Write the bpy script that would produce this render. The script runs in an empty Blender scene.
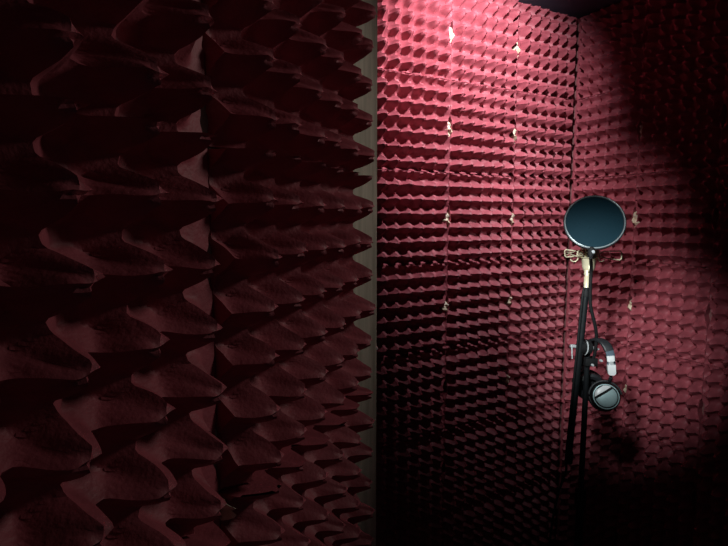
import bpy, bmesh, math, random
from mathutils import Vector, Matrix, Quaternion
random.seed(11)
C = bpy.context.scene.collection
R = math.radians
PI = math.pi

# ------------------------------------------------------------------ camera
H = 1.40                      # camera height above the floor
F = 496.2; PITCH = R(6.22)
cam = bpy.data.cameras.new('camera'); co = bpy.data.objects.new('camera', cam); C.objects.link(co)
cam.sensor_width = 36; cam.lens = 36*F/728; cam.clip_start = .01
co.location = (0, 0, H); co.rotation_euler = (PI/2-PITCH, 0, 0)
bpy.context.scene.camera = co
vs = bpy.context.scene.view_settings
vs.view_transform = 'Standard'; vs.look = 'None'; vs.gamma = 1; vs.exposure = 0.0
vs.use_curve_mapping = False

def at(px, py, Y):
    """point at forward distance Y seen in direction (px, py)"""
    xr = (px-364)/F; yr = -(py-273)/F
    d = Vector((xr, math.cos(PITCH)+yr*math.sin(PITCH), -math.sin(PITCH)+yr*math.cos(PITCH)))
    return Vector((0, 0, H)) + d*(Y/d.y)

# ------------------------------------------------------------------ materials
def mat(name, col, rough=.5, metal=0, spec=.5, var=0, scale=20, bump=0, bscale=200, col2=None, stretch=None):
    m = bpy.data.materials.new(name); m.use_nodes = True
    n = m.node_tree.nodes; l = m.node_tree.links
    b = n['Principled BSDF']
    b.inputs['Base Color'].default_value = (*col, 1)
    b.inputs['Roughness'].default_value = rough
    b.inputs['Metallic'].default_value = metal
    b.inputs['Specular IOR Level'].default_value = spec
    tc = n.new('ShaderNodeTexCoord')
    src = tc.outputs['Object']
    if stretch:
        mp = n.new('ShaderNodeMapping'); mp.inputs['Scale'].default_value = stretch
        l.new(src, mp.inputs['Vector']); src = mp.outputs['Vector']
    if var or col2:
        t = n.new('ShaderNodeTexNoise'); t.inputs['Scale'].default_value = scale
        t.inputs['Detail'].default_value = 5
        l.new(src, t.inputs['Vector'])
        r = n.new('ShaderNodeValToRGB')
        c2 = col2 or tuple(max(0, c*(1-var)) for c in col)
        r.color_ramp.elements[0].position = .35; r.color_ramp.elements[1].position = .65
        r.color_ramp.elements[0].color = (*c2, 1); r.color_ramp.elements[1].color = (*col, 1)
        l.new(t.outputs['Fac'], r.inputs['Fac']); l.new(r.outputs['Color'], b.inputs['Base Color'])
    if bump:
        t = n.new('ShaderNodeTexNoise'); t.inputs['Scale'].default_value = bscale
        t.inputs['Detail'].default_value = 4
        l.new(src, t.inputs['Vector'])
        bp = n.new('ShaderNodeBump'); bp.inputs['Strength'].default_value = bump
        bp.inputs['Distance'].default_value = .002
        l.new(t.outputs['Fac'], bp.inputs['Height']); l.new(bp.outputs['Normal'], b.inputs['Normal'])
    return m

M = {}
M['burgundy'] = mat('burgundy_pulp', (.35, .070, .092), .58, 0, .5, .22, 35, .35, 260)
M['board'] = mat('wall_board', (.26, .11, .11), .9, 0, .2, .2, 12)
M['wood'] = mat('bare_plywood', (.50, .45, .37), .8, 0, .2, 0, 9, .4, 120, (.34, .31, .25), (6, 6, .9))
M['ceiling'] = mat('ceiling_paint', (.06, .06, .09), .9, 0, .2, .15, 6)
M['floor'] = mat('floor_carpet', (.03, .028, .03), .95, 0, .1, .3, 150, .5, 400)
M['putty'] = mat('pale_putty', (.78, .70, .56), .7, 0, .3, 0, 60, .5, 150, (.55, .45, .30))
M['black'] = mat('black_paint', (.012, .014, .016), .42, 0, .4, .3, 80)
M['rubber'] = mat('black_rubber', (.010, .010, .011), .7, 0, .3, .2, 90)
M['chrome'] = mat('chrome', (.86, .90, .92), .28, .45, .5, .05, 50)
M['silver'] = mat('white_silver_plastic', (.94, .96, .97), .3, 0, .5, .03, 60)
M['teal'] = mat('brushed_cup_plate', (.66, .90, .92), .40, .35, .5, .06, 90)
M['gold'] = mat('champagne_gold', (.86, .77, .54), .36, .25, .5, .06, 70)
M['grille'] = mat('gold_grille', (.66, .66, .60), .45, .6, .5, .45, 900, .6, 900)
M['cord'] = mat('elastic_cord', (.50, .42, .30), .8, 0, .2, .2, 200)
M['leather'] = mat('black_leatherette', (.020, .022, .026), .5, 0, .5, .25, 120, .3, 400)
M['band'] = mat('slate_headband', (.10, .14, .18), .42, 0, .5, .2, 90)
M['rim'] = mat('rim_black', (.03, .038, .045), .35, 0, .6, .1, 90)

# pop screen: woven nylon; the holes of the weave let light through
def screen_mat():
    m = bpy.data.materials.new('nylon_screen'); m.use_nodes = True
    n = m.node_tree.nodes; l = m.node_tree.links
    b = n['Principled BSDF']
    b.inputs['Base Color'].default_value = (.005, .027, .041, 1)
    b.inputs['Roughness'].default_value = .6
    b.inputs['Specular IOR Level'].default_value = .12
    tc = n.new('ShaderNodeTexCoord')
    nz = n.new('ShaderNodeTexNoise'); nz.inputs['Scale'].default_value = 30
    l.new(tc.outputs['Object'], nz.inputs['Vector'])
    mr = n.new('ShaderNodeMapRange'); mr.inputs['To Min'].default_value = .86; mr.inputs['To Max'].default_value = .94
    l.new(nz.outputs['Fac'], mr.inputs['Value'])
    t = n.new('ShaderNodeBsdfTransparent')
    mx = n.new('ShaderNodeMixShader')
    l.new(mr.outputs['Result'], mx.inputs['Fac'])
    l.new(t.outputs[0], mx.inputs[1]); l.new(b.outputs[0], mx.inputs[2])
    l.new(mx.outputs[0], n['Material Output'].inputs['Surface'])
    return m
M['screen'] = screen_mat()
M['lip'] = mat('polished_lip', (.42, .48, .50), .30, .5, .6, .1, 60)

# ------------------------------------------------------------------ helpers
def tag(o, label=None, cat=None, group=None, kind=None):
    if label: o['label'] = label
    if cat: o['category'] = cat
    if group: o['group'] = group
    if kind: o['kind'] = kind
    return o

def obj(name, bm, m, parent=None, smooth=True, loc=None):
    me = bpy.data.meshes.new(name)
    bmesh.ops.recalc_face_normals(bm, faces=bm.faces)
    if smooth:
        for f in bm.faces: f.smooth = True
    if loc is not None:
        bmesh.ops.translate(bm, verts=bm.verts, vec=-Vector(loc))
    bm.to_mesh(me); bm.free()
    me.materials.append(m)
    if smooth:
        try: me.set_sharp_from_angle(angle=R(40))
        except Exception: pass
    o = bpy.data.objects.new(name, me); C.objects.link(o)
    if parent:
        o.parent = parent
        # geometry was given in world space: take out the parents' offset
        off = Vector(); p = parent
        while p: off += p.location; p = p.parent
        if loc is None: me.transform(Matrix.Translation(-off))
        else: o.location = Vector(loc)-off
    elif loc is not None: o.location = loc
    return o

def empty(name, loc):
    o = bpy.data.objects.new(name, None); C.objects.link(o); o.location = loc
    o.empty_display_size = .05
    return o

def box(bm, lo, hi, mtx=None, bev=0):
    g = bmesh.ops.create_cube(bm, size=1)
    lo = Vector(lo); hi = Vector(hi)
    s = hi-lo
    bmesh.ops.scale(bm, vec=s, verts=g['verts'])
    bmesh.ops.translate(bm, vec=(lo+hi)/2, verts=g['verts'])
    vv = g['verts']
    if bev:
        es = list({e for v in vv for e in v.link_edges})
        r = bmesh.ops.bevel(bm, geom=es, offset=bev, segments=2, affect='EDGES', profile=.5)
        vv = list({v for f in r['faces'] for v in f.verts} | {v for v in vv if v.is_valid})
    if mtx is not None: bmesh.ops.transform(bm, matrix=mtx, verts=vv)

def tube(bm, pts, rad, seg=12, caps=True, closed=False, flat=None, up=None):
    """sweep along pts; rad number or list. flat=(a,b): elliptical section half widths"""
    pts = [Vector(p) for p in pts]; n = len(pts)
    rad = rad if isinstance(rad, (list, tuple)) else [rad]*n
    rings = []; prev = None
    for i, p in enumerate(pts):
        if closed: t = pts[(i+1) % n]-pts[i-1]
        else: t = pts[min(i+1, n-1)]-pts[max(i-1, 0)]
        t.normalize()
        if up is not None: a = Vector(up)-t*Vector(up).dot(t)
        elif prev is None: a = t.orthogonal()
        else: a = prev-t*prev.dot(t)
        if a.length < 1e-6: a = t.orthogonal()
        a.normalize(); b = t.cross(a); prev = a
        ring = []
        for k in range(seg):
            th = 2*PI*k/seg
            ra, rb = (flat if flat else (rad[i], rad[i]))
            c, s = math.cos(th), math.sin(th)
            if flat:   # rounded-rectangle-ish section
                c = math.copysign(abs(c)**.5, c); s = math.copysign(abs(s)**.5, s)
            ring.append(bm.verts.new(p+a*(ra*c)+b*(rb*s)))
        rings.append(ring)
    m = n if closed else n-1
    for i in range(m):
        A = rings[i]; B = rings[(i+1) % n]
        for k in range(seg):
            bm.faces.new((A[k], A[(k+1) % seg], B[(k+1) % seg], B[k]))
    if caps and not closed:
        bm.faces.new(rings[0]); bm.faces.new(rings[-1])

def lathe(bm, prof, base, axis, seg=32):
    """prof = [(radius, distance along axis)]"""
    axis = Vector(axis).normalized(); a = axis.orthogonal().normalized(); b = axis.cross(a)
    base = Vector(base); rings = []
    for r, h in prof:
        if r < 1e-6: rings.append([bm.verts.new(base+axis*h)])
        else: rings.append([bm.verts.new(base+axis*h+(a*math.cos(2*PI*k/seg)+b*math.sin(2*PI*k/seg))*r) for k in range(seg)])
    for A, B in zip(rings, rings[1:]):
        for k in range(seg):
            q = [A[k % len(A)], A[(k+1) % len(A)], B[(k+1) % len(B)], B[k % len(B)]]
            q = [v for i, v in enumerate(q) if v not in q[:i]]
            if len(q) > 2: bm.faces.new(q)
    for g in (rings[0], rings[-1]):
        if len(g) > 2: bm.faces.new(g)

def spline(pts, n=8):
    pts = [Vector(p) for p in pts]; out = []
    P = [pts[0]*2-pts[1]]+pts+[pts[-1]*2-pts[-2]]
    for i in range(1, len(P)-2):
        for k in range(n):
            t = k/n; a, b, c, d = P[i-1:i+3]
            out.append(.5*((2*b)+(c-a)*t+(2*a-5*b+4*c-d)*t*t+(3*b-a-3*c+d)*t**3))
    out.append(pts[-1]); return out

# ------------------------------------------------------------------ the setting
ANG_B = R(90-61.76)      # rotation of each wall's own x axis (rightwards when facing it)
ANG_R = R(27.66-90)
ANG_L = R(90-19.53)
RIDGE = .036             # distance of the fitted seam plane from the boards
def frame(ang): 
    x = Vector((math.cos(ang), math.sin(ang), 0)); n = Vector((math.sin(ang), -math.cos(ang), 0)); return x, n
xb, nb = frame(ANG_B); xr_, nr = frame(ANG_R); xl, nl = frame(ANG_L)
corner = Vector((.8068, 1.958, 0))
# corner of the boards: where the two planes shifted outwards meet
cb = corner - nb*RIDGE - nr*RIDGE
Z_CEIL = H+.753; T = .02

def wall(name, p0, p1, n, z0, z1, m, t=T):
    bm = bmesh.new()
    q = [p0, p1, p1-n*t, p0-n*t]
    lo = [bm.verts.new((v.x, v.y, z0)) for v in q]; hi = [bm.verts.new((v.x, v.y, z1)) for v in q]
    bm.faces.new(lo); bm.faces.new(hi)
    for k in range(4): bm.faces.new((lo[k], lo[(k+1) % 4], hi[(k+1) % 4], hi[k]))
    return tag(obj(name, bm, m, smooth=False), kind='structure')

wall('wall_back', cb-xb*1.6, cb+xb*.02, nb, 0, Z_CEIL, M['board'])
wall('wall_right', cb, cb+xr_*1.25, nr, 0, Z_CEIL, M['board'])
tip0 = Vector((.0117, .6736, 0))          # last column of peaks on the left partition
base0 = tip0 - nl*.052
L_END = .178
wall('wall_left', base0-xl*.66, base0+xl*L_END, nl, 0, Z_CEIL, M['wood'], .018)

def slab(name, z0, z1, m):
    bm = bmesh.new()
    a = cb+xb*.05-nb*.05
    pts = [cb+(-xb*1.6)-nb*.02, cb-nb*.02+xb*.02, cb+xr_*1.25-nr*.02, Vector((.9, -.6, 0)), Vector((-.9, -.6, 0))]
    lo = [bm.verts.new((v.x, v.y, z0)) for v in pts]; hi = [bm.verts.new((v.x, v.y, z1)) for v in pts]
    bm.faces.new(lo); bm.faces.new(hi)
    for k in range(5): bm.faces.new((lo[k], lo[(k+1) % 5], hi[(k+1) % 5], hi[k]))
    return tag(obj(name, bm, m, smooth=False), kind='structure')
slab('floor', -.03, 0, M['floor'])
slab('ceiling', Z_CEIL, Z_CEIL+.03, M['ceiling'])

# ------------------------------------------------------------------ egg-crate panels
PV = .3/6.6
A = .0290; A_LEFT = .0255
def tri(t):
    t = t % 1.0
    return abs(1-2*t)          # 1 on the peak (integer t), 0 in the pit
def panel_mesh(name, W, Hh, margin, div, notches, seed, groove, xl_=0, xr2=0):
    """front of the panel looks along -y, x to the right, z up; origin bottom left on the board"""
    rnd = random.Random(seed)
    pu = W/(5+2*margin); pv = Hh/6.6
    ml_ = margin+xl_/pu; mr2 = margin+xr2/pu; W = W+xl_+xr2
    gap = .0012 if groove else .0004
    us = [-ml_]; k = math.ceil(-ml_*div+.001)
    while k/div < 5+mr2-.001: us.append(k/div); k += 1
    us.append(5+mr2)
    vs_ = [i/div for i in range(int(6.6*div)+1)]
    if vs_[-1] < 6.6: vs_.append(6.6)
    ph = {}; 
    for i in range(-1, 8):
        for j in range(-1, 9):
            ph[i, j] = (rnd.uniform(-.14, .06), rnd.uniform(-.05, .05), rnd.uniform(-.05, .05), rnd.uniform(.90, 1.0))
    bm = bmesh.new(); grid = []
    for v in vs_:
        row = []
        for u in us:
            i = int(math.floor(u+.5)); j = int(math.floor(v+.5))
            dh, ox, oz, cl = ph[i, j]
            du = u-i; dv0 = v-j
            def rg(d, k): return max(0, 1-abs(d)/k)
            kr = .36 if groove else .42; fu = rg(du, kr); fv = rg(dv0, kr)
            r1 = max(fu, fv)
            rho = (abs(du)**1.35+abs(dv0)**1.35)**(1/1.35)
            g = max(0, min(1.0, (.42-rho)/(.255 if groove else .22)*cl)); g = g*(1.2-.2*g)
            if u < -.5 or u > 5.5: g = 0; r1 *= .75
            if v > 6.5: g *= .7
            core = g
            h = .10+.72*r1+(1.15 if groove else .98)*g
            h += dh*core
            if not groove:         # flat flange where neighbouring panels meet
                e = max(0, min(1, (-.44-u)/.14), min(1, (u-5.44)/.14))
                lv = .78 if -.75 < u < 5.75 else .18
                h = h*(1-e)+lv*e
                e = max(0, min(1, (.16-v)/.14), min(1, (v-6.44)/.14))
                h = h*(1-e)+.85*e
            else:
                e = max(0, min(1, (-.56-u)/.16), min(1, (u-5.56)/.16))
                h = h*(1-e)+.14*e
                h += .035*core*(1-core)*4*math.sin(7*math.atan2(dv0, du)+2*i+j)
            y = .003+(A_LEFT if groove else A)*h
            # slits left by the pressing mould, just below the row's crest
            if groove:
                dv = (v-round(v))*div
                if abs(dv-1.0) < .2 and core > .06: y -= .0016
                if abs(dv-4.0) < .2 and core > .15: y -= .0007
            x = (u+ml_)*pu + ox*pu*core
            z = Hh - v*pv + oz*pv*core
            # slight waviness of the pulp
            x += .0012*math.sin(7.1*v+seed)+.0008*math.sin(19*v+3*u)
            z += .0012*math.sin(6.3*u+1.7*seed)+.0006*math.sin(17*u+2*v)
            # pulled-in lens at the edges where two panels leave a hole
            for (nv, half, dep, sides) in notches:
                d = abs(v-nv)/half
                if d < 1:
                    pull = dep*(1-d*d)
                    if 'l' in sides: x += pull*max(0, 1-(u+ml_)/.9)
                    if 'r' in sides: x -= pull*max(0, 1-(5+mr2-u)/.9)
            x = min(max(x, gap), W-gap); z = min(max(z, gap), Hh-gap)
            row.append(bm.verts.new((x, -y, z)))
        grid.append(row)
    for a, b in zip(grid, grid[1:]):
        for k in range(len(us)-1):
            bm.faces.new((a[k], b[k], b[k+1], a[k+1]))
    loop = grid[0][:]+[r[-1] for r in grid[1:]]+grid[-1][-2::-1]+[r[0] for r in grid[-2:0:-1]]
    low = [bm.verts.new((v.co.x, -.0004, v.co.z)) for v in loop]
    n = len(loop)
    for k in range(n): bm.faces.new((loop[k], loop[(k+1) % n], low[(k+1) % n], low[k]))
    bmesh.ops.recalc_face_normals(bm, faces=bm.faces)
    for f in bm.faces: f.smooth = True
    me = bpy.data.meshes.new(name); bm.to_mesh(me); bm.free()
    me.materials.append(M['burgundy'])
    try: me.set_sharp_from_angle(angle=R(38))
    except Exception: pass
    return me

ROWS = ['top row', 'second row down', 'third row down', 'fourth row down', 'fifth row down', 'sixth row down', 'bottom row']
def place_panel(me, p, ang, label, group):
    o = bpy.data.objects.new('acoustic_panel', me); C.objects.link(o)
    o.location = p; o.rotation_euler = (0, 0, ang)
    return tag(o, label, 'acoustic panel', group)

WB, WR, WL = .2934, .2584, .347
ntc = [(3.30, .85, .0095, 'lr')]
mb = [panel_mesh('back_panel_mesh', WB, .3, .62, 10, ntc, s, False) for s in (1, 2, 3)]
mbc = [panel_mesh('back_panel_mesh', WB, .3, .62, 10, [(3.30, .85, .0095, 'l')], s, False, 0, .029) for s in (21, 22)]
mrc = [panel_mesh('right_panel_mesh', WR, .3, .62, 10, [(3.30, .85, .0095, 'r')], s, False, .024, 0) for s in (24, 25)]
mr_ = [panel_mesh('right_panel_mesh', WR, .3, .62, 10, ntc, s, False) for s in (4, 5, 6)]
nL = [(2.1, .6, .008, 'lr'), (5.75, .7, .007, 'lr')]
nLt = [(6.15, .5, .010, 'lr'), (3.3, 2.6, .0035, 'lr')]
SH = .016          # the vertical seam sits off centre between the two columns
ml = [[panel_mesh('left_panel_mesh', WL, .3, .775, 20, q, sd+10*c, True, -SH if c else 0, 0 if c else SH) for q, sd in ((nL, 7), (nLt, 8), (nL, 9))] for c in (0, 1)]
colsB = ['leftmost column', 'middle column', 'column beside the corner']
for c in range(3):
    for r in range(7):
        # column c runs from seam c-1 to seam c (2 is the corner)
        p = corner - nb*RIDGE + xb*((c-3)*WB)
        p.z = Z_CEIL-.3*(r+1)
        place_panel(mbc[r % 2] if c == 2 else mb[(c+2*r) % 3], p, ANG_B, 'burgundy egg-crate panel on the back wall, %s, %s' % (colsB[c], ROWS[r]), 'egg-crate panels on the back wall')
colsR = ['column beside the corner', 'second column from the corner', 'column farthest from the corner']
for c in range(3):
    for r in range(7):
        p = corner - nr*RIDGE + xr_*(c*WR+.004-(.024 if c == 0 else 0))
        p.z = Z_CEIL-.3*(r+1)
        place_panel(mrc[r % 2] if c == 0 else mr_[(c+2*r+1) % 3], p, ANG_R, 'burgundy egg-crate panel on the right wall, %s, %s' % (colsR[c], ROWS[r]), 'egg-crate panels on the right wall')
rowsL = ['top row', 'second row down', 'third row down', 'bottom row']
colsL = ['nearest the camera', 'beside the bare wood edge']
s_left = 5*.0529+.775*.0529              # from last peak back to the left edge of its panel
for c in range(2):
    for r in range(4):
        p = base0 - xl*(s_left + (1-c)*WL - c*SH)
        p.z = H+.0587+.3-.3*(r+1)
        place_panel(ml[c][1] if r == 0 else ml[c][0 if (r+c) % 2 else 2], p, ANG_L, 'dim burgundy egg-crate panel on the left partition, %s, %s' % (colsL[c], rowsL[r]), 'egg-crate panels on the left partition')

# ------------------------------------------------------------------ pale dabs in the holes between panels
def dab(p, x, n, h, w, label, seed, depth=.027):
    rnd = random.Random(seed); bm = bmesh.new()
    bmesh.ops.create_icosphere(bm, subdivisions=3, radius=1)
    for v in bm.verts:
        q = v.co.copy()
        t = (q.z+1)/2
        ww = w*(.35+.65*math.sin(PI*min(1, t*.75+.12)))*(1+.25*math.sin(9*q.z+seed))
        sh = .003*math.sin(3*q.z+seed*1.3)
        d = max(0, q.y*.5+.5)*depth*(1+.2*math.sin(7*q.z+2*q.x+seed))
        loc = p + x*(q.x*ww*.5+sh) + n*(d+.0003) + Vector((0, 0, q.z*h*.5))
        v.co = loc
    o = obj('putty_dab', bm, M['putty'], loc=p)
    return tag(o, label, 'putty dab', 'pale dabs in the gaps between panels')
ords = ['top', 'second', 'third', 'fourth', 'fifth']
def zmid(r): return Z_CEIL-.3*r-.158
for r in range(4):
    p = corner-nb*RIDGE+xb*(-2*WB); p.z = zmid(r)
    dab(p, xb, nb, .054 if r < 3 else .044, .023, 'pale dab in the left vertical seam of the back wall, %s one down' % ords[r] if r else 'pale dab in the left vertical seam of the back wall, topmost', 1+r)
for r in range(5):
    p = corner-nb*RIDGE+xb*(-WB); p.z = zmid(r)
    dab(p, xb, nb, .060 if r < 3 else .048, .030, 'pale dab in the right vertical seam of the back wall, %s one down' % ords[r] if r else 'pale dab in the right vertical seam of the back wall, topmost', 7+r)
for r in (1, 2, 3, 4):
    p = corner-nr*RIDGE+xr_*(WR+.004); p.z = zmid(r)
    w = {1: .012, 2: .022, 3: .017, 4: .012}[r]
    lab = {1: 'dim pale dab in the right wall seam, level with the panels above the pop filter', 2: 'large cream dab in the right wall seam beside the pop filter',
           3: 'cream dab in the right wall seam, next below the pop filter', 4: 'dim pale dab in the right wall seam beside the headphones'}[r]
    dab(p, xr_, nr, .065 if r == 2 else .05, w, lab, 20+r, .028 if r == 2 else .022)
p = base0-xl*(s_left-SH); p.z = at(237, 505, .42).z
dab(p, xl, nl, .022, .004, 'thin pale sliver low in the vertical seam of the left partition', 31, .02)

# small bright catch on the edge of the bare wood
kp = base0+xl*(L_END+.0005); kp.z = at(377, 356, .82).z
bm = bmesh.new()
lathe(bm, [(.0045, 0), (.0045, .002), (.0030, .003), (.0030, .006), (.0048, .008), (.0048, .011), (.003, .0125), (0, .013)], kp-nl*.006, xl, 20)
tag(obj('bolt_head', bm, M['chrome'], loc=kp), 'tiny bright bolt head on the end of the bare plywood edge', 'bolt')

# ------------------------------------------------------------------ microphone stand
YS = 1.33
def P(px, py, Y=YS): return at(px, py, Y)
pole_top = P(588.0, 345); foot = Vector((pole_top.x, pole_top.y, 0))
st = tag(empty('microphone_stand', foot), 'black boom microphone stand in front of the booth corner', 'microphone stand')
bm = bmesh.new(); tube(bm, [foot+Vector((0, 0, .03)), foot+Vector((0, 0, .62))], .0105, 20); obj('lower_pole', bm, M['black'], st)
bm = bmesh.new(); tube(bm, [foot+Vector((0, 0, .55)), pole_top], .0075, 20); obj('upper_pole', bm, M['black'], st)
bm = bmesh.new()
lathe(bm, [(.013, 0), (.015, .005), (.015, .05), (.011, .06)], foot+Vector((0, 0, .585)), (0, 0, 1), 24); obj('height_collar', bm, M['rubber'], st)
bm = bmesh.new(); lathe(bm, [(.02, 0), (.02, .06), (.012, .075)], foot+Vector((0, 0, .05)), (0, 0, 1), 24); obj('leg_hub', bm, M['rubber'], st)
for k in range(3):
    a = R(40+120*k); d = Vector((math.cos(a), math.sin(a), 0))
    bm = bmesh.new(); tube(bm, [foot+Vector((0, 0, .085))+d*.012, foot+d*.25+Vector((0, 0, .016))], .008, 14)
    lg = obj('leg', bm, M['black'], st)
    bm = bmesh.new(); tube(bm, [foot+d*.235+Vector((0, 0, .020)), foot+d*.262+Vector((0, 0, .012))], .0115, 14); obj('rubber_foot', bm, M['rubber'], lg)
# boom arm: almost upright, crossing in front of the pole at the clutch
b_lo = P(568.5, 461, 1.312); b_hi = P(586.4, 289, 1.312)
bm = bmesh.new(); tube(bm, [b_lo, b_lo.lerp(b_hi, .5), b_hi], .0078, 20); boom = obj('boom_arm', bm, M['black'], st)
dd = (b_hi-b_lo).normalized()
bm = bmesh.new(); lathe(bm, [(.0095, 0), (.0105, .003), (.0105, .032), (.008, .036)], b_lo-dd*.006, dd, 20); obj('end_cap', bm, M['rubber'], boom)
bm = bmesh.new(); lathe(bm, [(.0095, 0), (.0098, .012), (.006, .02), (.006, .026)], b_hi-dd*.02, dd, 20); obj('threaded_tip', bm, M['rubber'], boom)
# clutch: two discs clamped by a T-bolt running left to right
ax0 = P(571.5, 346, 1.318); ax1 = P(599, 349.3, 1.322); axd = (ax1-ax0).normalized(); axl = (ax1-ax0).length
bm = bmesh.new()
def disc(c, r, t): lathe(bm, [(r*.82, -t/2), (r, -t/2+.0015), (r, t/2-.0015), (r*.82, t/2)], c, axd, 32)
disc(ax0.lerp(ax1, .36), .019, .016); disc(ax0.lerp(ax1, .60), .017, .013)
box(bm, P(585, 345, 1.326)-Vector((.009, .012, .022)), P(585, 345, 1.326)+Vector((.013, .014, .014)), None, .003)
clutch = obj('clutch', bm, M['rubber'], st)
bm = bmesh.new(); disc(ax0.lerp(ax1, .485), .0205, .0028); disc(ax0.lerp(ax1, .445), .0175, .0020); obj('clutch_washer', bm, M['chrome'], clutch)
bm = bmesh.new()
lathe(bm, [(.0035, 0), (.0035, axl*.55), (.0062, axl*.55), (.0062, axl*.84), (.003, axl*.85), (.003, axl*.97), (.002, axl)], ax0, axd, 20)
obj('clutch_bolt', bm, M['chrome'], clutch)
bm = bmesh.new()
tb = P(571.8, 345.0, 1.315); te = P(572.2, 358.8, 1.306)
tube(bm, [tb, tb.lerp(te, .5), te], [.0022, .0019, .0016], 12)
lathe(bm, [(.0042, -.003), (.0048, 0), (.0048, .014), (.0036, .017)], ax0, axd, 16)
obj('wing_handle', bm, M['chrome'], clutch)

# ------------------------------------------------------------------ shock mount + microphone
mz = Vector((0, 0, 1))
m_bot = P(588.4, 271.5, 1.345)
mm = tag(empty('microphone', m_bot), 'champagne gold studio microphone standing behind the round pop filter', 'microphone')
bm = bmesh.new()
lathe(bm, [(.0105, 0), (.0135, .003), (.0165, .012), (.0185, .030), (.0225, .036), (.0225, .082), (.0235, .084), (.0235, .088)], m_bot, mz, 40); obj('body', bm, M['gold'], mm)
bm = bmesh.new()
lathe(bm, [(.0225, .088), (.0230, .10), (.0230, .135), (.0215, .147), (.016, .155), (.008, .158), (0, .159)], m_bot, mz, 40); obj('grille', bm, M['grille'], mm)
bm = bmesh.new(); lathe(bm, [(.0238, .1125), (.0243, .1135), (.0243, .1165), (.0238, .1175)], m_bot, mz, 40); obj('grille_band', bm, M['gold'], mm)

sm = tag(empty('shock_mount', P(586.5, 288, 1.338)), 'gold wire shock mount with outstretched loops below the pop filter', 'shock mount')
s_lo = b_hi+dd*.002; s_hi = P(587.4, 271, 1.330)
bm = bmesh.new()
L = (s_hi-s_lo).length; sd = (s_hi-s_lo).normalized()
lathe(bm, [(.0072, 0), (.0078, .003), (.0078, L*.62), (.0066, L*.66), (.0066, L*.74), (.0080, L*.78), (.0080, L)], s_lo, sd, 24)
obj('stem', bm, M['gold'], sm)
ctr = m_bot+Vector((0, 0, .040))
for dz in (0, .016):
    bm = bmesh.new()
    tube(bm, [ctr+Vector((math.cos(2*PI*k/36)*.0262, math.sin(2*PI*k/36)*.0262, dz)) for k in range(36)], .0019, 8, closed=True)
    obj('inner_ring', bm, M['gold'], sm)
bm = bmesh.new()
tube(bm, spline([s_hi-sd*.004, s_hi+Vector((-.004, -.016, .004)), ctr+Vector((-.006, -.026, 0))], 6), .0022, 8); obj('bracket', bm, M['gold'], sm)
def rect_loop(c, d, upv, r0, r1, hw):
    """wire loop reaching from r0 to r1 along d, rounded outer corners"""
    c = Vector(c); d = Vector(d).normalized(); u = Vector(upv)
    q = [c+d*r0+u*hw*.4, c+d*(r0+.010)+u*hw*.9, c+d*(r1-.004)+u*hw*1.1, c+d*r1+u*hw*.7, c+d*r1-u*hw*.7, c+d*(r1-.004)-u*hw, c+d*(r0+.010)-u*hw*.6, c+d*r0-u*hw*.3]
    out = []
    for a, b in zip(q, q[1:]+q[:1]):
        for k in range(4): out.append(a.lerp(b, k/4))
    return out
lc = ctr+Vector((0, 0, .006))
loops = [(Vector((1, -.25, -.02)), Vector((.03, 0, 1)), .080, .0115), (Vector((-1, -.75, .12)), Vector((.15, 0, 1)), .060, .007),
         (Vector((-1, .55, .02)), Vector((-.1, 0, 1)), .062, .010), (Vector((.25, 1, 0)), Vector((0, 0, 1)), .06, .010)]
for d, u, r1, hw in loops:
    bm = bmesh.new(); tube(bm, rect_loop(lc, d, u, .0255, r1, hw), .00165, 8, closed=True); wl = obj('wire_loop', bm, M['gold'], sm)
    dn = d.normalized()
    bm = bmesh.new()
    for s in (-1, 1):
        sd2 = dn.cross(mz)*s
        tube(bm, spline([lc+dn*.026+mz*.010, lc+dn*(.026+(r1-.026)*.5)+sd2*.006+mz*.004, lc+dn*(r1-.004)+mz*hw*.4*s], 5), .0012, 6)
        tube(bm, spline([lc+dn*.026-mz*.008, lc+dn*(.026+(r1-.026)*.45)+sd2*.005-mz*.003, lc+dn*(r1-.012)-mz*hw*.5*s], 5), .0012, 6)
    if r1 < .07: obj('elastic_cord', bm, M['cord'], wl)
    else: bm.free()
for px in (577.5, 597.5):
    s = -1 if px < 588 else 1
    a = P(px, 257, 1.325); bm = bmesh.new()
    tube(bm, spline([ctr+Vector((s*.024, -.012, -.002)), a+Vector((-s*.004, 0, 0)), a+Vector((s*.002, -.004, -.007)), a+Vector((s*.006, -.002, -.012)), a+Vector((s*.014, 0, -.011)), a+Vector((s*.019, 0, -.006))], 6), .0015, 8)
    obj('hook', bm, M['gold'], sm)

# ------------------------------------------------------------------ pop filter
pc = at(594.3, 222.3, 1.262)
pn = Vector((-.31, -.95, .39)).normalized()
pf = tag(empty('pop_filter', pc), 'round black pop filter with dark teal mesh in a shiny rim', 'pop filter')
pr = .0706
bm = bmesh.new()
prof = [(pr-.0005, -.0065), (pr+.0012, -.007), (pr+.0022, -.0055), (pr+.0024, .0020), (pr+.0016, .0040), (pr-.0008, .0050), (pr-.0034, .0042), (pr-.0042, .0022), (pr-.0042, -.0045)]
a = pn.orthogonal().normalized(); b = pn.cross(a); seg = 96
rings = [[bm.verts.new(pc+pn*h+(a*math.cos(2*PI*k/seg)+b*math.sin(2*PI*k/seg))*r) for k in range(seg)] for r, h in prof]
for i in range(len(rings)):
    X_, Y_ = rings[i], rings[(i+1) % len(rings)]
    for k in range(seg): bm.faces.new((X_[k], X_[(k+1) % seg], Y_[(k+1) % seg], Y_[k]))
obj('hoop', bm, M['rim'], pf)
bm = bmesh.new()
tube(bm, [pc+pn*.0048+(a*math.cos(2*PI*k/96)+b*math.sin(2*PI*k/96))*(pr-.0012) for k in range(96)], .0016, 10, closed=True)
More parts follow.
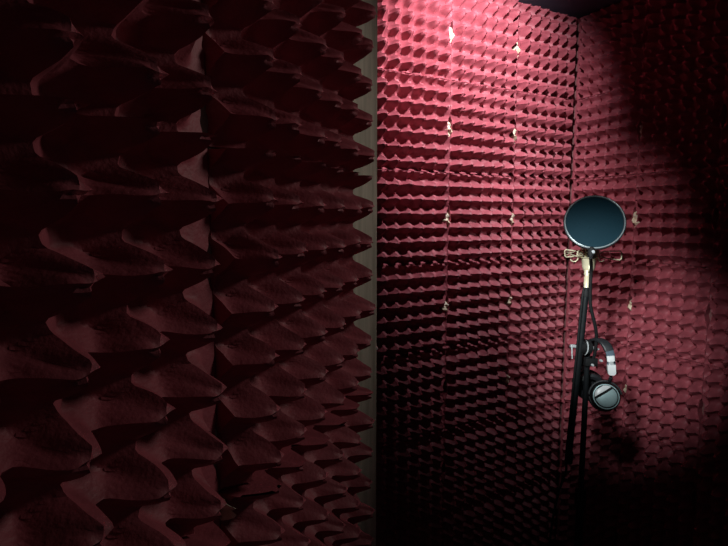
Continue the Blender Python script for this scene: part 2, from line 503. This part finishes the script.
obj('hoop_lip', bm, M['lip'], pf)
for h in (.0022, -.0040):
    bm = bmesh.new()
    lathe(bm, [(0, h+.0006), (pr*.5, h+.0004), (pr-.0032, h), (pr-.0032, h-.0006), (pr*.5, h-.0004), (0, h-.0002)], pc, pn, 64)
    obj('mesh_screen', bm, M['screen'], pf)
down = (-mz+pn*pn.dot(mz)).normalized()
down = (Matrix.Rotation(R(-5), 3, pn) @ down).normalized()
if (at(594.3, 222.3, 1.262)+down*.1).x > pc.x: down = (Matrix.Rotation(R(10), 3, pn) @ down).normalized()
pb = pc+down*(pr+.002)
bm = bmesh.new()
lathe(bm, [(.005, -.003), (.0082, 0), (.0082, .013), (.0062, .020), (.0045, .024)], pb-down*.003, down, 24); sk = obj('socket', bm, M['rubber'], pf)
bm = bmesh.new(); q = pb+down*.006-Vector((0, .0075, 0))
lathe(bm, [(.0044, -.002), (.0044, .0015), (.003, .003), (0, .0032)], q+Vector((.0015, .001, 0)), (0, -1, .2), 20); obj('socket_screw', bm, M['chrome'], sk)
g0 = pb+down*.02
bm = bmesh.new()
tube(bm, spline([g0, P(591.2, 268, 1.284), P(590.4, 285, 1.291), P(590.2, 297, 1.294), P(590.6, 306, 1.296), P(593.0, 317, 1.298), P(595.5, 328, 1.302), P(596.4, 340, 1.310), P(594.2, 356, 1.318), P(591, 361, 1.326)], 10), .0043, 14)
obj('gooseneck', bm, M['rubber'], pf)
kc = P(588.2, 361, 1.331)
bm = bmesh.new()
box(bm, kc+Vector((-.014, -.016, -.011)), kc+Vector((.020, -.0085, .011)), None, .002)
box(bm, kc+Vector((-.014, .0085, -.011)), kc+Vector((.020, .014, .011)), None, .002)
box(bm, kc+Vector((-.014, -.012, -.011)), kc+Vector((-.0085, .012, .011)), None, .0015)
cl = obj('clamp', bm, M['rubber'], pf)
for (px, py) in ((593, 365.3), (601.8, 361)):
    q = P(px, py, 1.310); bm = bmesh.new()
    lathe(bm, [(.0036, -.008), (.0036, 0), (.0026, .0018), (0, .0024)], q, (0, -1, .1), 16); obj('clamp_screw', bm, M['chrome'], cl)

# ------------------------------------------------------------------ headphones hanging from the clutch bolt
c1 = P(606.2, 396.6, 1.272); c2 = P(586, 383, 1.388)
hp = tag(empty('headphones', P(600, 420, 1.32)), 'black and silver headphones hanging from the stand clutch', 'headphones')
path = [(611.2, 366, 1.268), (610.8, 357, 1.270), (608.4, 349, 1.276), (604.0, 342.6, 1.290), (598.0, 339.6, 1.312), (592.5, 341.2, 1.338), (588.5, 347, 1.364), (586, 357, 1.380), (585, 366, 1.386)]
pts = spline([P(*q) for q in path], 8)
side = Vector((.97, -.14, 0))          # across the band
bm = bmesh.new(); tube(bm, pts, .01, 16, flat=(.0105, .0032), up=side); hb = obj('headband', bm, M['band'], hp)
bm = bmesh.new(); tube(bm, pts[14:48], .01, 16, flat=(.0115, .0046), up=side); obj('headband_pad', bm, M['leather'], hb)
n1 = Vector((-.24, -.90, .30)).normalized(); n2 = -Vector((-.12, -.95, .02)).normalized()
def slider(pa, pb_, pc_, nrm):
    xa = Vector((1, 0, 0)); 
    bm = bmesh.new()
    tube(bm, [pa, pa.lerp(pb_, .5), pb_], .009, 16, flat=(.0096, .0040), up=side); s = obj('slider_sleeve', bm, M['silver'], hp)
    bm = bmesh.new()
    tube(bm, [pb_, pc_], .007, 16, flat=(.0062, .0028), up=side); obj('slider_rail', bm, M['chrome'], s)
    e = pc_+(pc_-pb_)*3.2
    qs = [pc_, pc_.lerp(e, .5), pc_.lerp(e, .8), pc_.lerp(e, .93), e]
    bm = bmesh.new()
    for i, (q, wv) in enumerate(zip(qs, (.0098, .0098, .0098, .0080, .0040))): pass
    sec = []
    t = (e-pc_).normalized(); a_ = (side-t*side.dot(t)).normalized(); b_ = t.cross(a_)
    for q, wv in zip(qs, (.0098, .0098, .0096, .0078, .0035)):
        sec.append([bm.verts.new(q+a_*sx*wv+b_*sy*.004) for sx, sy in ((-1, -1), (-.85, -1.15), (.85, -1.15), (1, -1), (1, 1), (-1, 1))])
    for A_, B_ in zip(sec, sec[1:]):
        for k in range(6): bm.faces.new((A_[k], A_[(k+1) % 6], B_[(k+1) % 6], B_[k]))
    bm.faces.new(sec[0]); bm.faces.new(sec[-1])
    obj('slider_plate', bm, M['silver'], s)
slider(P(610.4, 356.0, 1.264), P(611.0, 361.5, 1.262), P(611.2, 364.8, 1.261), n1)
slider(P(585.4, 358, 1.383), P(584.8, 363, 1.387), P(584.6, 366, 1.389), n2)

def ear_cup(c, n, detail):
    r = .0345
    n = n.normalized()
    bm = bmesh.new()      # shell, open side behind
    lathe(bm, [(r*.80, -.026), (r*.98, -.024), (r*1.08, -.016), (r*1.06, -.008), (r*.98, -.002), (r*.90, .0005), (r*.84, .0005)], c, n, 48); cup = obj('ear_cup', bm, M['rubber'], hp)
    bm = bmesh.new()
    lathe(bm, [(r*.62, -.026), (r*.70, -.043), (r*.92, -.046), (r*1.12, -.042), (r*1.17, -.034), (r*1.10, -.026), (r*.9, -.0245)], c, n, 48); obj('ear_cushion', bm, M['leather'], cup)
    bm = bmesh.new()
    lathe(bm, [(r*.86, .0), (r*.885, .0022), (r*.93, .0020), (r*.95, -.0010), (r*.90, -.003)], c, n, 64); obj('cup_ring', bm, M['teal'], cup)
    # domed face plate, split by a dark bar running up to the right
    xa = (Vector((1, 0, 0))-n*n.x).normalized(); ua = n.cross(xa)
    if ua.z < 0: ua = -ua
    th = R(31)
    e1 = xa*math.cos(th)+ua*math.sin(th); e2 = -xa*math.sin(th)+ua*math.cos(th)
    def dome(lo, hi, m, name, rr):
        bm = bmesh.new(); N = 26; rows = []
        for i in range(N+1):
            t = lo+(hi-lo)*i/N; hw = math.sqrt(max(0, 1-t*t)); row = []
            for k in range(25):
                s = -hw+2*hw*k/24
                hgt = .0015+.0065*math.sqrt(max(0, 1.02-(s*s+t*t)))
                row.append(bm.verts.new(c+(e1*s+e2*t)*rr+n*hgt))
            rows.append(row)
        for A_, B_ in zip(rows, rows[1:]):
            for k in range(24):
                bm.faces.new((A_[k], A_[k+1], B_[k+1], B_[k]))
        bmesh.ops.remove_doubles(bm, verts=bm.verts, dist=1e-5)
        bo = [e for e in bm.edges if e.is_boundary]
        ex = bmesh.ops.extrude_edge_only(bm, edges=bo)
        bmesh.ops.translate(bm, vec=-n*.004, verts=[v for v in ex['geom'] if isinstance(v, bmesh.types.BMVert)])
        obj(name, bm, m, cup)
    dome(-1, .30, M['teal'], 'face_plate', r*.78)
    dome(.50, .94, M['silver'], 'face_trim', r*.84)
    bm = bmesh.new(); lathe(bm, [(r*.85, -.001), (r*.85, .0008), (0, .0022)], c, n, 40); obj('cup_base', bm, M['rubber'], cup)
    return cup, xa, ua
cup1, xa1, ua1 = ear_cup(c1, n1, True)
cup2, xa2, ua2 = ear_cup(c2, n2, False)
def yoke(c, n, xa, ua, e):
    r = .0405; bm = bmesh.new()
    arc = [c+(xa*math.cos(t)+ua*math.sin(t))*r-n*.012 for t in [R(8+164*k/24) for k in range(25)]]
    tube(bm, arc, .004, 12, flat=(.0052, .0026), up=n)
    tube(bm, [arc[9]-n*.001, e.lerp(arc[9], .3), e], .0045, 10)
    obj('yoke', bm, M['leather'], hp)
yoke(c1, n1, xa1, ua1, P(611, 377, 1.268)); yoke(c2, n2, xa2, ua2, P(584.5, 374, 1.389))

# ------------------------------------------------------------------ cable
def bside(t, off=.0102): return b_lo.lerp(b_hi, t)+Vector((-off, -.004, 0))
cpts = [P(584.6, 284.5, 1.316), bside(.94, .0104), bside(.72), bside(.45), bside(.2), bside(.03), P(566.2, 470, 1.305), P(562, 482, 1.30), P(557.5, 497, 1.295), P(553.5, 515, 1.29), P(550, 540, 1.285)]
fl = P(550, 540, 1.285)
cpts += [Vector((fl.x-.006, fl.y+.01, .30)), Vector((fl.x+.01, fl.y+.03, .04)), Vector((fl.x+.06, fl.y+.08, .0042)), Vector((fl.x+.16, fl.y+.12, .0042))]
bm = bmesh.new(); tube(bm, spline(cpts, 8), .0031, 10)
tag(obj('microphone_cable', bm, M['rubber'], loc=cpts[-1]), 'thin black cable running down the boom and hanging to the floor', 'cable')

# ------------------------------------------------------------------ light
def spot(name, loc, target, energy, size, blend, col, rad):
    l = bpy.data.lights.new(name, 'SPOT'); l.energy = energy; l.spot_size = R(size); l.spot_blend = blend
    l.color = col; l.shadow_soft_size = rad
    o = bpy.data.objects.new(name, l); C.objects.link(o); o.location = loc
    o.rotation_euler = (Vector(target)-Vector(loc)).to_track_quat('-Z', 'Y').to_euler(); return o
def aim(loc, th, ph): return Vector(loc)+Vector((math.cos(ph)*math.sin(th), math.cos(ph)*math.cos(th), math.sin(ph)))
L1 = (.335, 1.10, H+.56); L2 = (.420, 1.270, H+.690); L4 = (.05, .45, H+.25)
spot('booth_spotlight', L1, aim(L1, .524, -.645), 22, math.degrees(2*.415), 1, (1, .95, .96), .025)
spot('booth_spotlight', L2, aim(L2, -.225, -.425), 45, math.degrees(2*.94), .72, (.97, .95, 1), .02)
spot('front_fill', L4, Vector((.602, 1.28, H-.20)), 78, 27, 1, (.93, 1, 1), .055)  # added narrow fill that brightens the microphone and headphones, no fixture there
L3 = (.80, .62, H+.40)
spot('partition_fill', L3, Vector((.01, .57, H+.07)), 7.2, 62, 1, (1, .94, .84), .10)  # unseen fill added to lift the left partition's panels
w = bpy.data.worlds.new('world'); bpy.context.scene.world = w; w.use_nodes = True
w.node_tree.nodes['Background'].inputs[0].default_value = (.5, .5, .55, 1)
w.node_tree.nodes['Background'].inputs[1].default_value = .016
